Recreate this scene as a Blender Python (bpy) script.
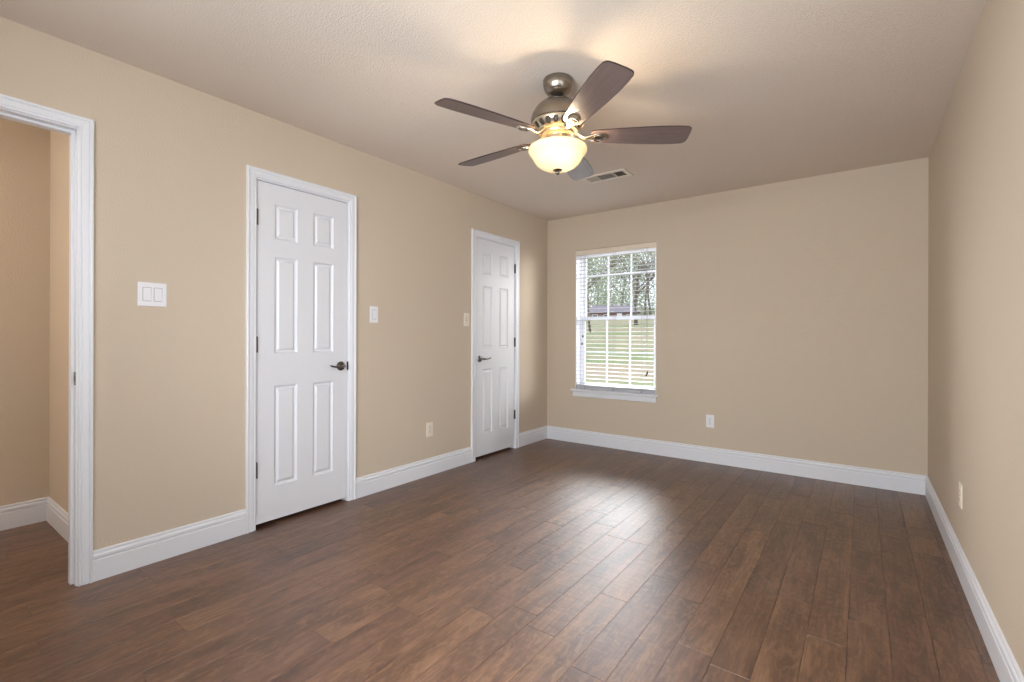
import bpy, bmesh, math, random
from mathutils import Vector, Matrix

for o in list(bpy.data.objects):
    bpy.data.objects.remove(o)
sc = bpy.context.scene
COL = sc.collection
PI = math.pi

# ------------------------------------------------------------------ camera
F_PX = 476.26
YAW, ROLL, CAM_Z, HORIZON = 0.634088, 0.0031173, 1.12756, 337.652
cam_d = bpy.data.cameras.new('camera')
cam_d.sensor_width = 36.0
cam_d.lens = F_PX / 1024 * 36.0
cam_d.shift_y = -(341.0 - HORIZON) / 1024
cam_d.clip_start = 0.05
cam_d.clip_end = 400
cam = bpy.data.objects.new('camera', cam_d)
COL.objects.link(cam)
cam.matrix_world = (Matrix.Translation((0, 0, CAM_Z)) @ Matrix.Rotation(YAW, 4, 'Z')
                    @ Matrix.Rotation(PI / 2, 4, 'X') @ Matrix.Rotation(ROLL, 4, 'Z'))
sc.camera = cam

# ------------------------------------------------------------------ view, world, daylight and added fill lamps
sc.view_settings.view_transform = 'Standard'
sc.view_settings.look = 'None'
sc.view_settings.exposure = 0.0
sc.view_settings.gamma = 1.0
sc.view_settings.use_curve_mapping = False
sc.cycles.use_denoising = True
sc.cycles.max_bounces = 12
sc.cycles.diffuse_bounces = 6
sc.cycles.transparent_max_bounces = 16
sc.cycles.caustics_reflective = False
sc.cycles.caustics_refractive = False
sc.cycles.sample_clamp_indirect = 8

# room, metres
XL, XR, YB, YF, H = -2.854, 0.383, 4.548, -0.415, 2.44
TH = 0.116                     # interior wall thickness
HALL_X, HALL_Y = -4.031, 0.676

world = bpy.data.worlds.new('sky')
sc.world = world
world.use_nodes = True
wn = world.node_tree
bg = wn.nodes['Background']
# overcast sky: brightest overhead, about a third of that at the horizon
_tc = wn.nodes.new('ShaderNodeTexCoord')
_sp = wn.nodes.new('ShaderNodeSeparateXYZ')
wn.links.new(_tc.outputs['Generated'], _sp.inputs[0])
_mr = wn.nodes.new('ShaderNodeMapRange')
_mr.inputs['From Min'].default_value = 0.0
_mr.inputs['From Max'].default_value = 1.0
_mr.inputs['To Min'].default_value = 1.1
_mr.inputs['To Max'].default_value = 7.0
wn.links.new(_sp.outputs['Z'], _mr.inputs['Value'])
wn.links.new(_mr.outputs[0], bg.inputs['Strength'])
bg.inputs['Color'].default_value = (0.86, 0.93, 1.0, 1)


def area(name, loc, rot, sx, sy, power, color, portal=False):
    d = bpy.data.lights.new(name, 'AREA')
    d.shape = 'RECTANGLE'
    d.size, d.size_y = sx, sy
    d.energy = power
    d.color = color
    if portal:
        d.cycles.is_portal = True
    o = bpy.data.objects.new(name, d)
    COL.objects.link(o)
    o.location = loc
    o.rotation_euler = rot
    return o

WB = (-2.491, -1.611, 0.578, 2.065)     # back window: x0 x1 z0 z1
WR = (0.15, 1.55, 0.60, 2.065)          # added unseen window beside the camera, a light source: y0 y1 z0 z1
WF = (-1.75, 0.05, 0.60, 2.065)        # added unseen window behind the camera, a light source: x0 x1 z0 z1
# area lamps added outside the windows to fill the room, and a sky portal
o_ = area('fill_outside_back_window', (-5.5, 20.0, 9.0), (-PI / 2 + 0.46, 0, 0.23), 9.0, 5.0, 560, (0.95, 0.97, 1.0))  # added lamp panel standing in for bright sky, gives the floor sheen
o_.data.spread = math.radians(30)
oa_ = area('fill_right_of_back_window', (2.6, YB + 3.6, 2.8), (-PI / 2 + 0.25, 0, -0.92), 3.0, 3.0, 170, (1.0, 0.98, 0.95))  # added panel that brightens the far left wall
ob_ = area('fill_left_of_back_window', (-7.4, YB + 4.2, 2.8), (-PI / 2 + 0.25, 0, 0.90), 3.0, 3.0, 260, (1.0, 0.98, 0.95))  # added panel that brightens the right wall
oa_.data.spread = ob_.data.spread = math.radians(75)
area('back_window_portal', ((WB[0] + WB[1]) / 2, YB + 0.20, (WB[2] + WB[3]) / 2), (-PI / 2, 0, 0), 0.95, 1.55, 1, (1, 1, 1), portal=True)
area('right_window_fill', (XR + 0.22, (WR[0] + WR[1]) / 2, (WR[2] + WR[3]) / 2), (0, PI / 2, 0), 1.45, 1.4, 22, (0.90, 0.95, 1.0))  # fill lamp outside the added right-hand window
area('front_window_fill', ((WF[0] + WF[1]) / 2, YF - 0.22, (WF[2] + WF[3]) / 2), (PI / 2 + 0.05, 0, 0), 1.8, 1.45, 142, (0.90, 0.95, 1.0))  # fill lamp outside the added window behind the camera


# ------------------------------------------------------------------ node helpers
def rgb(r, g, b):
    f = lambda c: (c / 255 / 12.92) if c / 255 <= 0.04045 else ((c / 255 + 0.055) / 1.055) ** 2.4
    return (f(r), f(g), f(b), 1)


class NT:
    def __init__(s, name):
        s.m = bpy.data.materials.new(name)
        s.m.use_nodes = True
        s.t = s.m.node_tree
        s.b = s.t.nodes['Principled BSDF']
        s.out = s.t.nodes['Material Output']

    def n(s, kind, **kw):
        nd = s.t.nodes.new(kind)
        for k, v in kw.items():
            if k in nd.inputs:
                nd.inputs[k].default_value = v
            else:
                setattr(nd, k, v)
        return nd

    def l(s, a, b):
        s.t.links.new(a, b)

    def math(s, op, a, b=None):
        nd = s.n('ShaderNodeMath', operation=op)
        for i, v in enumerate((a, b)):
            if v is None:
                continue
            if isinstance(v, (int, float)):
                nd.inputs[i].default_value = v
            else:
                s.l(v, nd.inputs[i])
        return nd.outputs[0]

    def mix(s, fac, a, b, mode='MIX'):
        nd = s.n('ShaderNodeMix', data_type='RGBA', blend_type=mode)
        for i, v in ((0, fac), (6, a), (7, b)):
            if isinstance(v, (int, float)):
                nd.inputs[i].default_value = v
            elif isinstance(v, tuple):
                nd.inputs[i].default_value = v
            else:
                s.l(v, nd.inputs[i])
        return nd.outputs[2]

    def noise(s, vec, scale, detail=2, rough=0.5, dist=0.0):
        nd = s.n('ShaderNodeTexNoise')
        nd.inputs['Scale'].default_value = scale
        nd.inputs['Detail'].default_value = detail
        nd.inputs['Roughness'].default_value = rough
        nd.inputs['Distortion'].default_value = dist
        if vec is not None:
            s.l(vec, nd.inputs['Vector'])
        return nd.outputs['Fac']

    def ramp(s, fac, stops):
        nd = s.n('ShaderNodeValToRGB')
        cr = nd.color_ramp
        while len(cr.elements) < len(stops):
            cr.elements.new(0.5)
        for e, (p, c) in zip(cr.elements, stops):
            e.position = p
            e.color = c if isinstance(c, tuple) else (c, c, c, 1)
        s.l(fac, nd.inputs[0])
        return nd.outputs[0]

    def obj(s, scale=None):
        tc = s.n('ShaderNodeTexCoord').outputs['Object']
        if scale is None:
            return tc
        mp = s.n('ShaderNodeMapping')
        mp.inputs['Scale'].default_value = scale
        s.l(tc, mp.inputs['Vector'])
        return mp.outputs[0]

    def bump(s, h, strength, dist, normal=None):
        nd = s.n('ShaderNodeBump')
        nd.inputs['Strength'].default_value = strength
        nd.inputs['Distance'].default_value = dist
        s.l(h, nd.inputs['Height'])
        if normal is not None:
            s.l(normal, nd.inputs['Normal'])
        return nd.outputs[0]

    def base(s, v):
        if isinstance(v, tuple):
            s.b.inputs['Base Color'].default_value = v
        else:
            s.l(v, s.b.inputs['Base Color'])
        return s

    def set(s, **kw):
        for k, v in kw.items():
            s.b.inputs[k.replace('_', ' ')].default_value = v
        return s


def plaster(name, col, col2, bscale, bstr):
    t = NT(name)
    v = t.obj()
    t.base(t.mix(t.noise(v, 260, 3), col, col2))
    h = t.ramp(t.noise(v, bscale, 3, 0.55), [(0.40, 0.0), (0.62, 1.0)])
    t.l(t.bump(h, bstr, 0.004), t.b.inputs['Normal'])
    return t.set(Roughness=0.85, Specular_IOR_Level=0.25).m


def simple(name, col, rough=0.5, metal=0.0, spec=0.5, var=0.06, nscale=40):
    t = NT(name)
    f = t.noise(t.obj(), nscale, 3)
    dark = tuple(c * (1 - var) for c in col[:3]) + (1,)
    t.base(t.mix(f, dark, col))
    return t.set(Roughness=rough, Metallic=metal, Specular_IOR_Level=spec).m


M = {}
M['wall'] = plaster('beige_textured_wall_paint', rgb(200, 185, 165), rgb(207, 193, 174), 130, 0.25)
M['ceiling'] = plaster('sprayed_texture_ceiling_paint', rgb(218, 206, 193), rgb(226, 215, 203), 125, 0.32)
M['white'] = simple('white_semi_gloss_trim_paint', rgb(226, 228, 233), 0.35, var=0.02)
M['door'] = simple('white_door_paint', rgb(223, 225, 230), 0.4, var=0.02)
M['vinyl'] = simple('white_window_vinyl', rgb(235, 236, 240), 0.35, var=0.02)
M['slat'] = simple('white_blind_slat', rgb(186, 187, 194), 0.45, var=0.02)
M['cream'] = simple('cream_blind_valance', rgb(228, 214, 195), 0.5, var=0.03)
M['plate'] = simple('white_switch_plastic', rgb(232, 232, 236), 0.35, var=0.02)
M['ivory'] = simple('ivory_switch_plastic', rgb(232, 222, 206), 0.4, var=0.02)
M['slot'] = simple('dark_slot', rgb(60, 55, 50), 0.6)
M['dark'] = simple('dark_tassel', rgb(32, 30, 26), 0.5)
M['cord'] = simple('grey_cord', rgb(120, 118, 114), 0.8)
M['bronze'] = simple('dark_pewter_metal', rgb(140, 138, 138), 0.2, metal=1.0, var=0.2)
M['hinge'] = simple('hinge_steel', rgb(88, 87, 86), 0.4, metal=0.7, var=0.15)
M['strike'] = simple('strike_steel', rgb(150, 150, 152), 0.35, metal=0.9, var=0.15)
M['vent_dark'] = simple('duct_shade_dark', rgb(66, 60, 54), 0.7)  # for the shade inside the register
M['vent'] = simple('vent_painted_metal', rgb(222, 212, 198), 0.5, var=0.03)


def nickel(name, col, rough):
    t = NT(name)
    v = t.obj((6, 6, 220))
    f = t.noise(v, 3, 3)
    t.base(t.mix(f, tuple(c * 0.78 for c in col[:3]) + (1,), col))
    t.l(t.bump(f, 0.06, 0.001), t.b.inputs['Normal'])
    t.set(Metallic=1.0, Roughness=rough, Anisotropic=0.5)
    return t.m

M['nickel'] = nickel('brushed_nickel', rgb(158, 149, 138), 0.27)
M['lit_nickel'] = nickel('lamp_lit_nickel', rgb(226, 212, 188), 0.28)  # the fan's nickel with warm lamp light put into its colour


def blade_mat():
    t = NT('grey_brown_wood_veneer')
    v = t.obj((2.0, 34, 34))
    f = t.noise(v, 3.0, 5, 0.6, 0.6)
    f2 = t.noise(t.obj((6, 160, 160)), 2.0, 2)
    c = t.mix(f, rgb(86, 70, 66), rgb(140, 121, 116))
    c = t.mix(t.math('MULTIPLY', f2, 0.35), c, rgb(70, 58, 56))
    t.base(c)
    t.set(Roughness=0.38, Specular_IOR_Level=0.5)
    return t.m

M['blade'] = blade_mat()
M['blade_edge'] = simple('dark_blade_edge', rgb(58, 42, 38), 0.5)


def bowl_mat():
    t = NT('frosted_amber_glass')
    nt = t.t
    tr = t.n('ShaderNodeBsdfTranslucent')
    tr.inputs['Color'].default_value = rgb(252, 240, 206)
    df = t.n('ShaderNodeBsdfPrincipled')
    df.inputs['Base Color'].default_value = rgb(228, 210, 172)
    df.inputs['Roughness'].default_value = 0.25
    mx = t.n('ShaderNodeMixShader')
    mx.inputs[0].default_value = 0.974
    t.l(tr.outputs[0], mx.inputs[1])
    t.l(df.outputs[0], mx.inputs[2])
    em = t.n('ShaderNodeEmission')
    em.inputs['Color'].default_value = rgb(255, 224, 160)
    em.inputs['Strength'].default_value = 0.24
    ad = t.n('ShaderNodeAddShader')
    t.l(mx.outputs[0], ad.inputs[0])
    t.l(em.outputs[0], ad.inputs[1])
    t.l(ad.outputs[0], t.out.inputs[0])
    return t.m

M['bowl'] = bowl_mat()


def glass_mat():
    t = NT('window_glass')
    gl = t.n('ShaderNodeBsdfGlossy')
    gl.inputs['Roughness'].default_value = 0.02
    tp = t.n('ShaderNodeBsdfTransparent')
    fr = t.n('ShaderNodeFresnel')
    fr.inputs['IOR'].default_value = 1.45
    mx = t.n('ShaderNodeMixShader')
    t.l(fr.outputs[0], mx.inputs[0])
    t.l(tp.outputs[0], mx.inputs[1])
    t.l(gl.outputs[0], mx.inputs[2])
    t.l(mx.outputs[0], t.out.inputs[0])
    return t.m

M['glass'] = glass_mat()


def floor_mat():
    t = NT('hand_scraped_hardwood')
    at = t.n('ShaderNodeAttribute', attribute_name='plank')
    sep = t.n('ShaderNodeSeparateColor')
    t.l(at.outputs['Color'], sep.inputs[0])
    r1, r2, r3 = sep.outputs[0], sep.outputs[1], sep.outputs[2]
    tc = t.n('ShaderNodeTexCoord').outputs['Object']
    # every board gets its own stretch of grain
    off = t.n('ShaderNodeCombineXYZ')
    t.l(t.math('MULTIPLY', r1, 40.0), off.inputs[0])
    t.l(t.math('MULTIPLY', r2, 40.0), off.inputs[1])
    add = t.n('ShaderNodeVectorMath', operation='ADD')
    t.l(tc, add.inputs[0])
    t.l(off.outputs[0], add.inputs[1])

    def mapped(sx, sy):
        mp = t.n('ShaderNodeMapping')
        mp.inputs['Scale'].default_value = (sx, sy, 1)
        t.l(add.outputs[0], mp.inputs['Vector'])
        return mp.outputs[0]
    cloud = t.noise(mapped(6, 1.3), 1.5, 5, 0.62, 0.9)
    grain = t.noise(mapped(52, 2.2), 1.8, 4, 0.65, 0.5)
    fine = t.noise(mapped(190, 9), 1.5, 2)
    curl = t.noise(mapped(16, 5), 1.5, 3, 0.6, 2.5)
    c = t.ramp(cloud, [(0.28, rgb(76, 52, 37)), (0.5, rgb(119, 90, 70)), (0.72, rgb(155, 124, 99))])
    c = t.mix(t.math('MULTIPLY', t.ramp(grain, [(0.42, 0.0), (0.70, 1.0)]), 0.6), c, rgb(56, 42, 36))
    c = t.mix(t.math('MULTIPLY', t.ramp(curl, [(0.52, 0.0), (0.60, 1.0)]), 0.30), c, rgb(166, 134, 108))
    c = t.mix(t.math('MULTIPLY', fine, 0.22), c, rgb(70, 48, 38))
    tint = t.ramp(r3, [(0.0, rgb(206, 188, 184)), (0.35, rgb(222, 208, 200)), (0.7, rgb(234, 220, 206)), (1.0, rgb(244, 230, 214))])
    c = t.mix(1.0, c, tint, 'MULTIPLY')
    t.base(c)
    # scraping marks across the boards, grain along them
    scrape = t.noise(mapped(9, 22), 1.0, 1, 0.4, 1.0)
    wide = t.noise(mapped(14, 1.2), 1.0, 2)
    n1 = t.bump(scrape, 0.36, 0.006)
    n2 = t.bump(wide, 0.35, 0.006, n1)
    n3 = t.bump(grain, 0.10, 0.002, n2)
    t.l(n3, t.b.inputs['Normal'])
    t.l(t.math('ADD', t.math('MULTIPLY', cloud, 0.16), 0.40), t.b.inputs['Roughness'])
    t.set(Specular_IOR_Level=0.5, Coat_Weight=0.6, Coat_Roughness=0.42)
    return t.m

M['floor'] = floor_mat()


# ------------------------------------------------------------------ mesh helpers
def link(name, bm, mats, parent=None, smooth=False, kind=None, loc=None, rot=None):
    me = bpy.data.meshes.new(name)
    bmesh.ops.recalc_face_normals(bm, faces=bm.faces)
    bm.to_mesh(me)
    bm.free()
    for m in (mats if isinstance(mats, (list, tuple)) else [mats]):
        me.materials.append(m)
    if smooth:
        for p in me.polygons:
            p.use_smooth = True
        if smooth is not True:
            me.set_sharp_from_angle(angle=smooth)
    o = bpy.data.objects.new(name, me)
    COL.objects.link(o)
    if parent is not None:
        o.parent = parent
    if loc is not None:
        o.location = loc
    if rot is not None:
        o.rotation_euler = rot
    if kind:
        o['kind'] = kind
    return o


def thing(name, label, cat, loc=(0, 0, 0), rotz=0.0, group=None):
    o = bpy.data.objects.new(name, None)
    o.empty_display_size = 0.05
    COL.objects.link(o)
    o.location = loc
    o.rotation_euler = (0, 0, rotz)
    tag(o, label, cat, group)
    return o


def tag(o, label, cat, group=None):
    o['label'] = label
    o['category'] = cat
    if group:
        o['group'] = group
    return o


def box(bm, x0, x1, y0, y1, z0, z1, bev=0.0, seg=2, mat=0):
    vs = [bm.verts.new((x, y, z)) for x in (x0, x1) for y in (y0, y1) for z in (z0, z1)]
    q = [(0, 1, 3, 2), (4, 6, 7, 5), (0, 4, 5, 1), (2, 3, 7, 6), (0, 2, 6, 4), (1, 5, 7, 3)]
    fs = [bm.faces.new([vs[i] for i in f]) for f in q]
    for f in fs:
        f.material_index = mat
    if bev > 0:
        es = list({e for f in fs for e in f.edges})
        bmesh.ops.bevel(bm, geom=es, offset=bev, segments=seg, affect='EDGES', profile=0.5)


def lathe(bm, prof, seg=48, c=(0, 0), mat=0, closed=False):
    rings = []
    for r, z in prof:
        if r < 1e-5:
            rings.append([bm.verts.new((c[0], c[1], z))])
        else:
            rings.append([bm.verts.new((c[0] + r * math.cos(2 * PI * k / seg), c[1] + r * math.sin(2 * PI * k / seg), z)) for k in range(seg)])
    for a, b in zip(rings, rings[1:]):
        for k in range(seg):
            k2 = (k + 1) % seg
            if len(a) == 1 and len(b) == 1:
                continue
            if len(a) == 1:
                f = bm.faces.new((a[0], b[k], b[k2]))
            elif len(b) == 1:
                f = bm.faces.new((a[k], b[0], a[k2]))
            else:
                f = bm.faces.new((a[k], b[k], b[k2], a[k2]))
            f.material_index = mat


def tube(bm, pts, radii, seg=10, flat=1.0, cap=True):
    pts = [Vector(p) for p in pts]
    if isinstance(radii, (int, float)):
        radii = [radii] * len(pts)
    rings = []
    up = Vector((0, 0, 1))
    for i, p in enumerate(pts):
        d = (pts[min(i + 1, len(pts) - 1)] - pts[max(i - 1, 0)]).normalized()
        u = d.cross(up)
        if u.length < 1e-3:
            u = d.cross(Vector((1, 0, 0)))
        u.normalize()
        w = u.cross(d).normalized()
        rings.append([bm.verts.new(p + u * radii[i] * math.cos(2 * PI * k / seg) + w * radii[i] * flat * math.sin(2 * PI * k / seg)) for k in range(seg)])
    for a, b in zip(rings, rings[1:]):
        for k in range(seg):
            bm.faces.new((a[k], a[(k + 1) % seg], b[(k + 1) % seg], b[k]))
    if cap:
        bm.faces.new(rings[0][::-1])
        bm.faces.new(rings[-1])


def slab_with_holes(bm, us, vs, holes, place, t0, t1):
    """wall slab in (u, v), thickness t0..t1, rectangular holes; place(u, v, t) -> xyz"""
    us = sorted(set(us + [h[0] for h in holes] + [h[1] for h in holes]))
    vs = sorted(set(vs + [h[2] for h in holes] + [h[3] for h in holes]))
    cache = {}

    def V(u, v, t):
        k = (u, v, t)
        if k not in cache:
            cache[k] = bm.verts.new(place(u, v, t))
        return cache[k]

    def solid(i, j):
        if i < 0 or j < 0 or i >= len(us) - 1 or j >= len(vs) - 1:
            return False
        cu, cv = (us[i] + us[i + 1]) / 2, (vs[j] + vs[j + 1]) / 2
        return not any(h[0] < cu < h[1] and h[2] < cv < h[3] for h in holes)
    for i in range(len(us) - 1):
        for j in range(len(vs) - 1):
            if not solid(i, j):
                continue
            a, b, c, d = us[i], us[i + 1], vs[j], vs[j + 1]
            for t in (t0, t1):
                bm.faces.new((V(a, c, t), V(b, c, t), V(b, d, t), V(a, d, t)))
            if not solid(i - 1, j):
                bm.faces.new((V(a, c, t0), V(a, d, t0), V(a, d, t1), V(a, c, t1)))
            if not solid(i + 1, j):
                bm.faces.new((V(b, c, t0), V(b, d, t0), V(b, d, t1), V(b, c, t1)))
            if not solid(i, j - 1):
                bm.faces.new((V(a, c, t0), V(b, c, t0), V(b, c, t1), V(a, c, t1)))
            if not solid(i, j + 1):
                bm.faces.new((V(a, d, t0), V(b, d, t0), V(b, d, t1), V(a, d, t1)))


def sweep(bm, prof, path, close=False):
    """profile rings given per path station: path = list of functions prof(p, q) -> xyz"""
    rings = [[bm.verts.new(f(p, q)) for p, q in prof] for f in path]
    n = len(prof)
    for a, b in zip(rings, rings[1:]):
        for k in range(n):
            bm.faces.new((a[k], a[(k + 1) % n], b[(k + 1) % n], b[k]))
    bm.faces.new(rings[0][::-1])
    bm.faces.new(rings[-1])


# ------------------------------------------------------------------ doors and openings (y ranges of the leaf, on the left wall)
D1 = (1.361, 1.969)
D2 = (3.317, 3.927)
DT = 2.047                      # top of the leaves
OP = (-0.215, 0.566)            # cased opening to the hall
JB = 0.004                      # gap round a leaf
JT = 0.018                      # jamb board
holes_left = [(D1[0] - JB - JT, D1[1] + JB + JT, 0, DT + JB + JT),
              (D2[0] - JB - JT, D2[1] + JB + JT, 0, DT + JB + JT),
              (OP[0] - JT, OP[1] + JT, 0, 2.061 + JT)]

# ------------------------------------------------------------------ the shell
bm = bmesh.new()
slab_with_holes(bm, [YF - 0.12, YB + 0.01], [0, H], holes_left, lambda u, v, t: (t, u, v), XL, XL - TH)
link('wall_left', bm, M['wall'], kind='structure')

bm = bmesh.new()
slab_with_holes(bm, [XL - TH - 0.8, XR + 0.16], [-0.3, H + 0.2], [WB], lambda u, v, t: (u, t, v), YB, YB + 0.16)
link('wall_back', bm, M['wall'], kind='structure')

bm = bmesh.new()
slab_with_holes(bm, [YF - 0.16, YB + 0.005], [-0.3, H + 0.2], [WR], lambda u, v, t: (t, u, v), XR, XR + 0.16)
link('wall_right', bm, M['wall'], kind='structure')

bm = bmesh.new()
slab_with_holes(bm, [XL - 0.005, XR + 0.005], [-0.3, H + 0.2], [WF], lambda u, v, t: (u, t, v), YF, YF - 0.16)
link('wall_front', bm, M['wall'], kind='structure')

bm = bmesh.new()
box(bm, HALL_X - 0.12, XR + 0.05, -2.6, YB + 0.05, H, H + 0.12)
link('ceiling', bm, M['ceiling'], kind='structure')

# hall beyond the opening
bm = bmesh.new()
box(bm, HALL_X - 0.12, HALL_X, -2.6, HALL_Y + 0.11, 0, H)
link('wall_hall_far', bm, M['wall'], kind='structure')
bm = bmesh.new()
box(bm, HALL_X, XL - TH, HALL_Y, HALL_Y + 0.11, 0, H)
link('wall_hall_end', bm, M['wall'], kind='structure')
bm = bmesh.new()
box(bm, HALL_X, XL - TH + 0.116, -2.6, -2.48, 0, H)
link('wall_hall_near', bm, M['wall'], kind='structure')
bm = bmesh.new()
box(bm, XL - TH, XL, -2.48, YF - 0.12, 0, H)
link('wall_hall_side', bm, M['wall'], kind='structure')
# closets behind the two doors
bm = bmesh.new()
box(bm, -3.72, -3.62, HALL_Y + 0.11, YB + 0.05, 0, H)
link('wall_closet_back', bm, M['wall'], kind='structure')
bm = bmesh.new()
box(bm, -3.62, XL - TH, 2.62, 2.72, 0, H)
link('wall_closet_partition', bm, M['wall'], kind='structure')

# ------------------------------------------------------------------ floor boards (one floor, boards in its mesh)
rnd = random.Random(11)
bm = bmesh.new()
lay = bm.loops.layers.float_color.new('plank')
PW = 0.127
known = {}
def row_of(x):
    return math.floor((x + 0.042) / PW)
for x, ys in ((-0.99, [1.543]), (-0.87, [1.93]), (-0.74, [1.44, 2.23]), (-0.36, [1.735]), (-0.11, [2.13]), (0.02, [2.35]), (0.14, [2.55])):
    known[row_of(x)] = ys
r0, r1 = row_of(HALL_X - 0.1), row_of(XR + 0.1)
FY0, FY1 = -2.6, YB + 0.03
for r in range(r0, r1 + 1):
    xa, xb = -0.042 + r * PW, -0.042 + (r + 1) * PW
    if r in known:
        ks = known[r]
        js = list(ks)
        y = ks[0]
        while y > FY0:
            y -= rnd.uniform(0.6, 1.15)
            js.append(y)
        y = ks[-1]
        while y < FY1:
            y += rnd.uniform(0.6, 1.15)
            js.append(y)
    else:
        y = FY0 - rnd.uniform(0, 0.9)
        js = [y]
        while y < FY1:
            y += rnd.choice([0.4, 0.75, 0.95, 1.1, 1.25, 1.4]) * rnd.uniform(0.9, 1.1)
            js.append(y)
    js = sorted(js)
    for ya, yb in zip(js, js[1:]):
        ya2, yb2 = max(ya, FY0), min(yb, FY1)
        if yb2 - ya2 < 0.02:
            continue
        col = (rnd.random(), rnd.random(), rnd.random(), 1)
        b, dz = 0.0011, 0.0012
        g = 0.0003
        lo = [bm.verts.new((x, y, -dz)) for x, y in ((xa + g, ya2 + g), (xb - g, ya2 + g), (xb - g, yb2 - g), (xa + g, yb2 - g))]
        hi = [bm.verts.new((x, y, 0)) for x, y in ((xa + b, ya2 + b), (xb - b, ya2 + b), (xb - b, yb2 - b), (xa + b, yb2 - b))]
        fs = [bm.faces.new(hi)]
        for k in range(4):
            fs.append(bm.faces.new((lo[k], lo[(k + 1) % 4], hi[(k + 1) % 4], hi[k])))
        for f in fs:
            for lp in f.loops:
                lp[lay] = col
# dark slab under the boards that shows in the joints
n0 = len(bm.verts)
box(bm, HALL_X - 0.12, XR + 0.1, FY0, FY1, -0.12, -0.0011, mat=1)
link('floor', bm, [M['floor'], simple('dark_board_joint', rgb(34, 24, 19), 0.9)], kind='structure')

# ------------------------------------------------------------------ baseboards
BB = [(0, 0), (0.0145, 0), (0.0145, 0.094), (0.0125, 0.0965), (0.0095, 0.097), (0.0095, 0.1015), (0.0125, 0.102), (0.0140, 0.106), (0.0140, 0.116), (0.0115, 0.121), (0.0070, 0.1235), (0.0065, 0.128), (0.0095, 0.130), (0.0095, 0.135), (0.007, 0.139), (0, 0.140)]


def baseboard(name, axis, w, n, a, b, ma=0, mb=0):
    """runs along axis from a to b on the wall plane w, n = +-1 the way the wall faces; ma/mb = mitre (+1 shortens with thickness)"""
    bm = bmesh.new()
    if axis == 'y':
        fa = lambda p, q: (w + n * p, a + ma * p, q)
        fb = lambda p, q: (w + n * p, b - mb * p, q)
    else:
        fa = lambda p, q: (a + ma * p, w + n * p, q)
        fb = lambda p, q: (b - mb * p, w + n * p, q)
    sweep(bm, BB, [fa, fb])
    return link(name, bm, M['white'], kind='structure')

CW = 0.062                      # casing width
o1a, o1b = D1[0] - CW, D1[1] + CW
o2a, o2b = D2[0] - CW, D2[1] + CW
ooa, oob = OP[0] - 0.056, OP[1] + 0.056
baseboard('baseboard_left_near', 'y', XL, 1, oob, o1a)
baseboard('baseboard_left_middle', 'y', XL, 1, o1b, o2a)
baseboard('baseboard_left_far', 'y', XL, 1, o2b, YB, 0, 1)
baseboard('baseboard_back', 'x', YB, -1, XL, XR, 1, 1)
baseboard('baseboard_right', 'y', XR, -1, YF, YB, 1, 1)
baseboard('baseboard_front', 'x', YF, 1, XL, XR, 1, 1)
baseboard('baseboard_hall_far', 'y', HALL_X, 1, -2.48, HALL_Y, 0, 1)
baseboard('baseboard_hall_end', 'x', HALL_Y, -1, HALL_X, XL - TH, 1, 0)

# ------------------------------------------------------------------ casings and jambs
CS = [(0, 0), (0, 0.008), (0.003, 0.0115), (0.009, 0.0125), (0.0115, 0.0095), (0.014, 0.0095), (0.017, 0.0125), (0.030, 0.0140), (0.041, 0.0145), (0.043, 0.0125), (0.0455, 0.0125), (0.048, 0.0170), (0.053, 0.0190), (0.058, 0.0190), (0.062, 0.016), (0.062, 0)]


def casing(name, ya, yb, zt, w=XL, n=1, cw=0.055):
    """colonial casing round an opening: ya, yb inner edges, zt inner top"""
    bm = bmesh.new()
    st = [lambda p, q: (w + n * q, ya - p, 0.0),
          lambda p, q: (w + n * q, ya - p, zt + p),
          lambda p, q: (w + n * q, yb + p, zt + p),
          lambda p, q: (w + n * q, yb + p, 0.0)]
    sweep(bm, [(p * cw / 0.062, q) for p, q in CS], st)
    return link(name, bm, M['white'], kind='structure')


def jamb(name, ya, yb, zt, stop_x0, stop_x1):
    bm = bmesh.new()
    x0, x1 = XL - TH - 0.001, XL + 0.001
    box(bm, x0, x1, ya - JT, ya, 0, zt + JT)
    box(bm, x0, x1, yb, yb + JT, 0, zt + JT)
    box(bm, x0, x1, ya, yb, zt, zt + JT)
    s = 0.011
    box(bm, stop_x0, stop_x1, ya, ya + s, 0, zt - s)
    box(bm, stop_x0, stop_x1, yb - s, yb, 0, zt - s)
    box(bm, stop_x0, stop_x1, ya, yb, zt - s, zt)
    return link(name, bm, M['white'], kind='structure')

casing('trim_1', OP[0] - 0.005, OP[1] + 0.005, 2.066, cw=0.0515)
jamb_open = jamb('trim_2', OP[0], OP[1], 2.061, XL - 0.075, XL - 0.038)
casing('trim_3', D1[0] - 0.007, D1[1] + 0.007, DT + 0.011)
jamb('trim_4', D1[0] - JB, D1[1] + JB, DT + JB, XL - 0.075, XL - 0.040)
casing('trim_5', D2[0] - 0.007, D2[1] + 0.007, DT + 0.011)
jamb('trim_6', D2[0] - JB, D2[1] + JB, DT + JB, XL - 0.075, XL - 0.040)
casing('trim_7', OP[0] - 0.005, OP[1] + 0.005, 2.066, XL - TH, -1)

# strike plate on the jamb of the cased opening
bm = bmesh.new()
box(bm, XL - 0.036, XL - 0.004, OP[1] - 0.0018, OP[1] + 0.001, 0.906, 0.966, 0.0006, 1)
box(bm, XL - 0.028, XL - 0.014, OP[1] - 0.0022, OP[1] - 0.0015, 0.922, 0.950, mat=1)
link('strike_plate', bm, [M['strike'], M['slot']], parent=jamb_open)


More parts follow.
